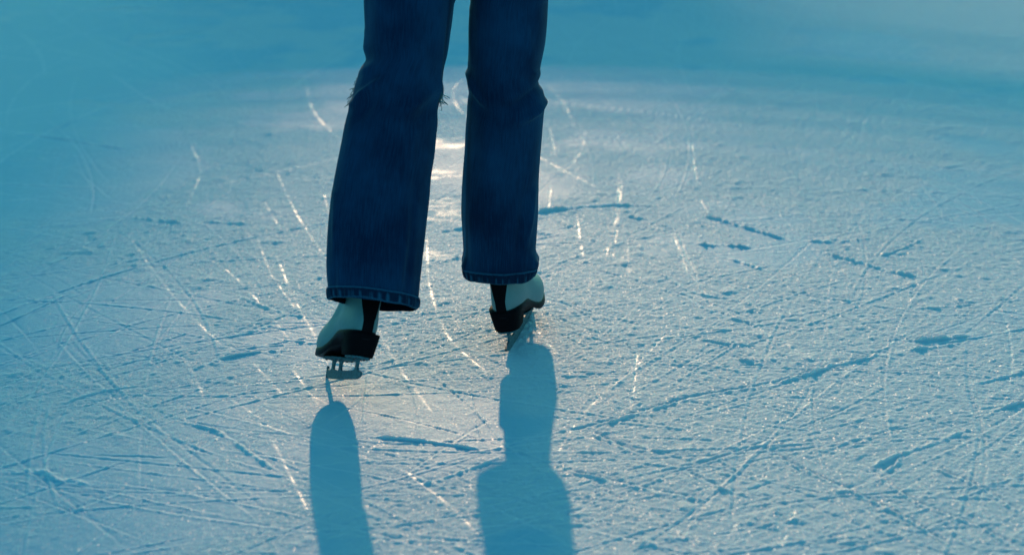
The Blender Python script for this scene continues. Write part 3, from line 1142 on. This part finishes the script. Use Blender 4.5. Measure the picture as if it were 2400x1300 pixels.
bm = bmesh.new()  # bars thinning to the right, added to fade out the barrier's shade
for k in range(40):
    x = BX1 + .012 + k * .031
    hw_ = .0150 - .0072 * k / 39
    arc(bm, x - hw_, x + hw_, -.01, .01, .02, BH, 1)
arc(bm, BX1, BX1 + 1.25, -.016, .016, .06, .066, 6)
arc(bm, BX1, BX1 + 1.25, -.016, .016, BH - .1, BH - .094, 6)
from_bm('shade_bars', bm, M_RAIL, bar, smooth=False)
for t in np.linspace(0, 1, 4):
    x = BX0 + .06 + (BX1 - BX0 - .12) * t
    bm = bmesh.new(); arc(bm, x - .03, x + .03, .03, .09, -.02, BH - .06, 2); from_bm('post', bm, M_RAIL, bar, smooth=False, bevel=.006)

# ------------------------------------------------------------------ unseen block, added so its edge half shades the left of the ice
HX1, HY, HW, HT = -5.34, 80.0, 9.0, 26.0
hs = empty('shade_block', (HX1 - HW / 2, HY + 4, 0))
ROOTS['shade_block'] = (HX1 - HW / 2, HY + 4, 0)
tag(hs, 'unseen tall grey block added to shade the left of the ice', 'shade_block')
bm = bmesh.new(); box(bm, HX1 - HW, HX1, HY, HY + 8, -.02, HT); from_bm('wall', bm, M_WALL, hs, smooth=False)
bm = bmesh.new(); box(bm, HX1 - HW - .2, HX1 + .02, HY - .2, HY + 8.2, HT, HT + .35); from_bm('roof', bm, M_RAIL, hs, smooth=False)
for r in range(8):
    for c in range(4):
        x, z = HX1 - 1.4 - c * 2.1, 1.6 + r * 3.1
        bm = bmesh.new(); box(bm, x - .55, x + .55, HY - .03, HY + .05, z, z + 1.5); from_bm('window', bm, M_GLASS, hs, smooth=False)

# ------------------------------------------------------------------ light
w = bpy.data.worlds.new('World')
SC.world = w
w.use_nodes = True
nt = w.node_tree
sky = nt.nodes.new('ShaderNodeTexSky')
sky.sky_type = 'NISHITA'
sky.sun_disc = False
sky.sun_elevation = SUN_EL
sky.sun_rotation = SUN_AZ
tint = nt.nodes.new('ShaderNodeMix')
tint.data_type = 'RGBA'
tint.blend_type = 'MULTIPLY'
tint.inputs[0].default_value = 1.0
SKY_TINT = (0.33, 1.27, 1.36, 1)
tint.inputs[7].default_value = SKY_TINT
nt.links.new(sky.outputs[0], tint.inputs[6])
bg = nt.nodes['Background']
nt.links.new(tint.outputs[2], bg.inputs[0])
bg.inputs[1].default_value = 0.15

sl = bpy.data.lights.new('sun', 'SUN')
sl.energy = 3.8
sl.angle = R(.8)
sl.color = (1.0, .64, .38)
sun = bpy.data.objects.new('sun', sl)
COL.objects.link(sun)
sd = Vector((math.sin(SUN_AZ) * math.cos(SUN_EL), math.cos(SUN_AZ) * math.cos(SUN_EL), math.sin(SUN_EL)))
sun.rotation_euler = sd.to_track_quat('Z', 'Y').to_euler()
sun.location = (0, 6, 4)

# ------------------------------------------------------------------ camera
cd = bpy.data.cameras.new('camera')
cd.lens = 70
cd.sensor_width = 36
cd.clip_start = .05
cd.clip_end = 2000
cd.dof.use_dof = True
cd.dof.focus_distance = 3.68
cd.dof.aperture_fstop = 3.2
cam = bpy.data.objects.new('camera', cd)
COL.objects.link(cam)
cam.location = (0, 0, CAM_H)
cam.rotation_euler = (R(90) - PITCH, 0, 0)
SC.camera = cam

vs_ = SC.view_settings
vs_.view_transform = 'Standard'
vs_.look = 'None'
vs_.gamma = 1
vs_.exposure = 0.0
SC.render.film_transparent = False
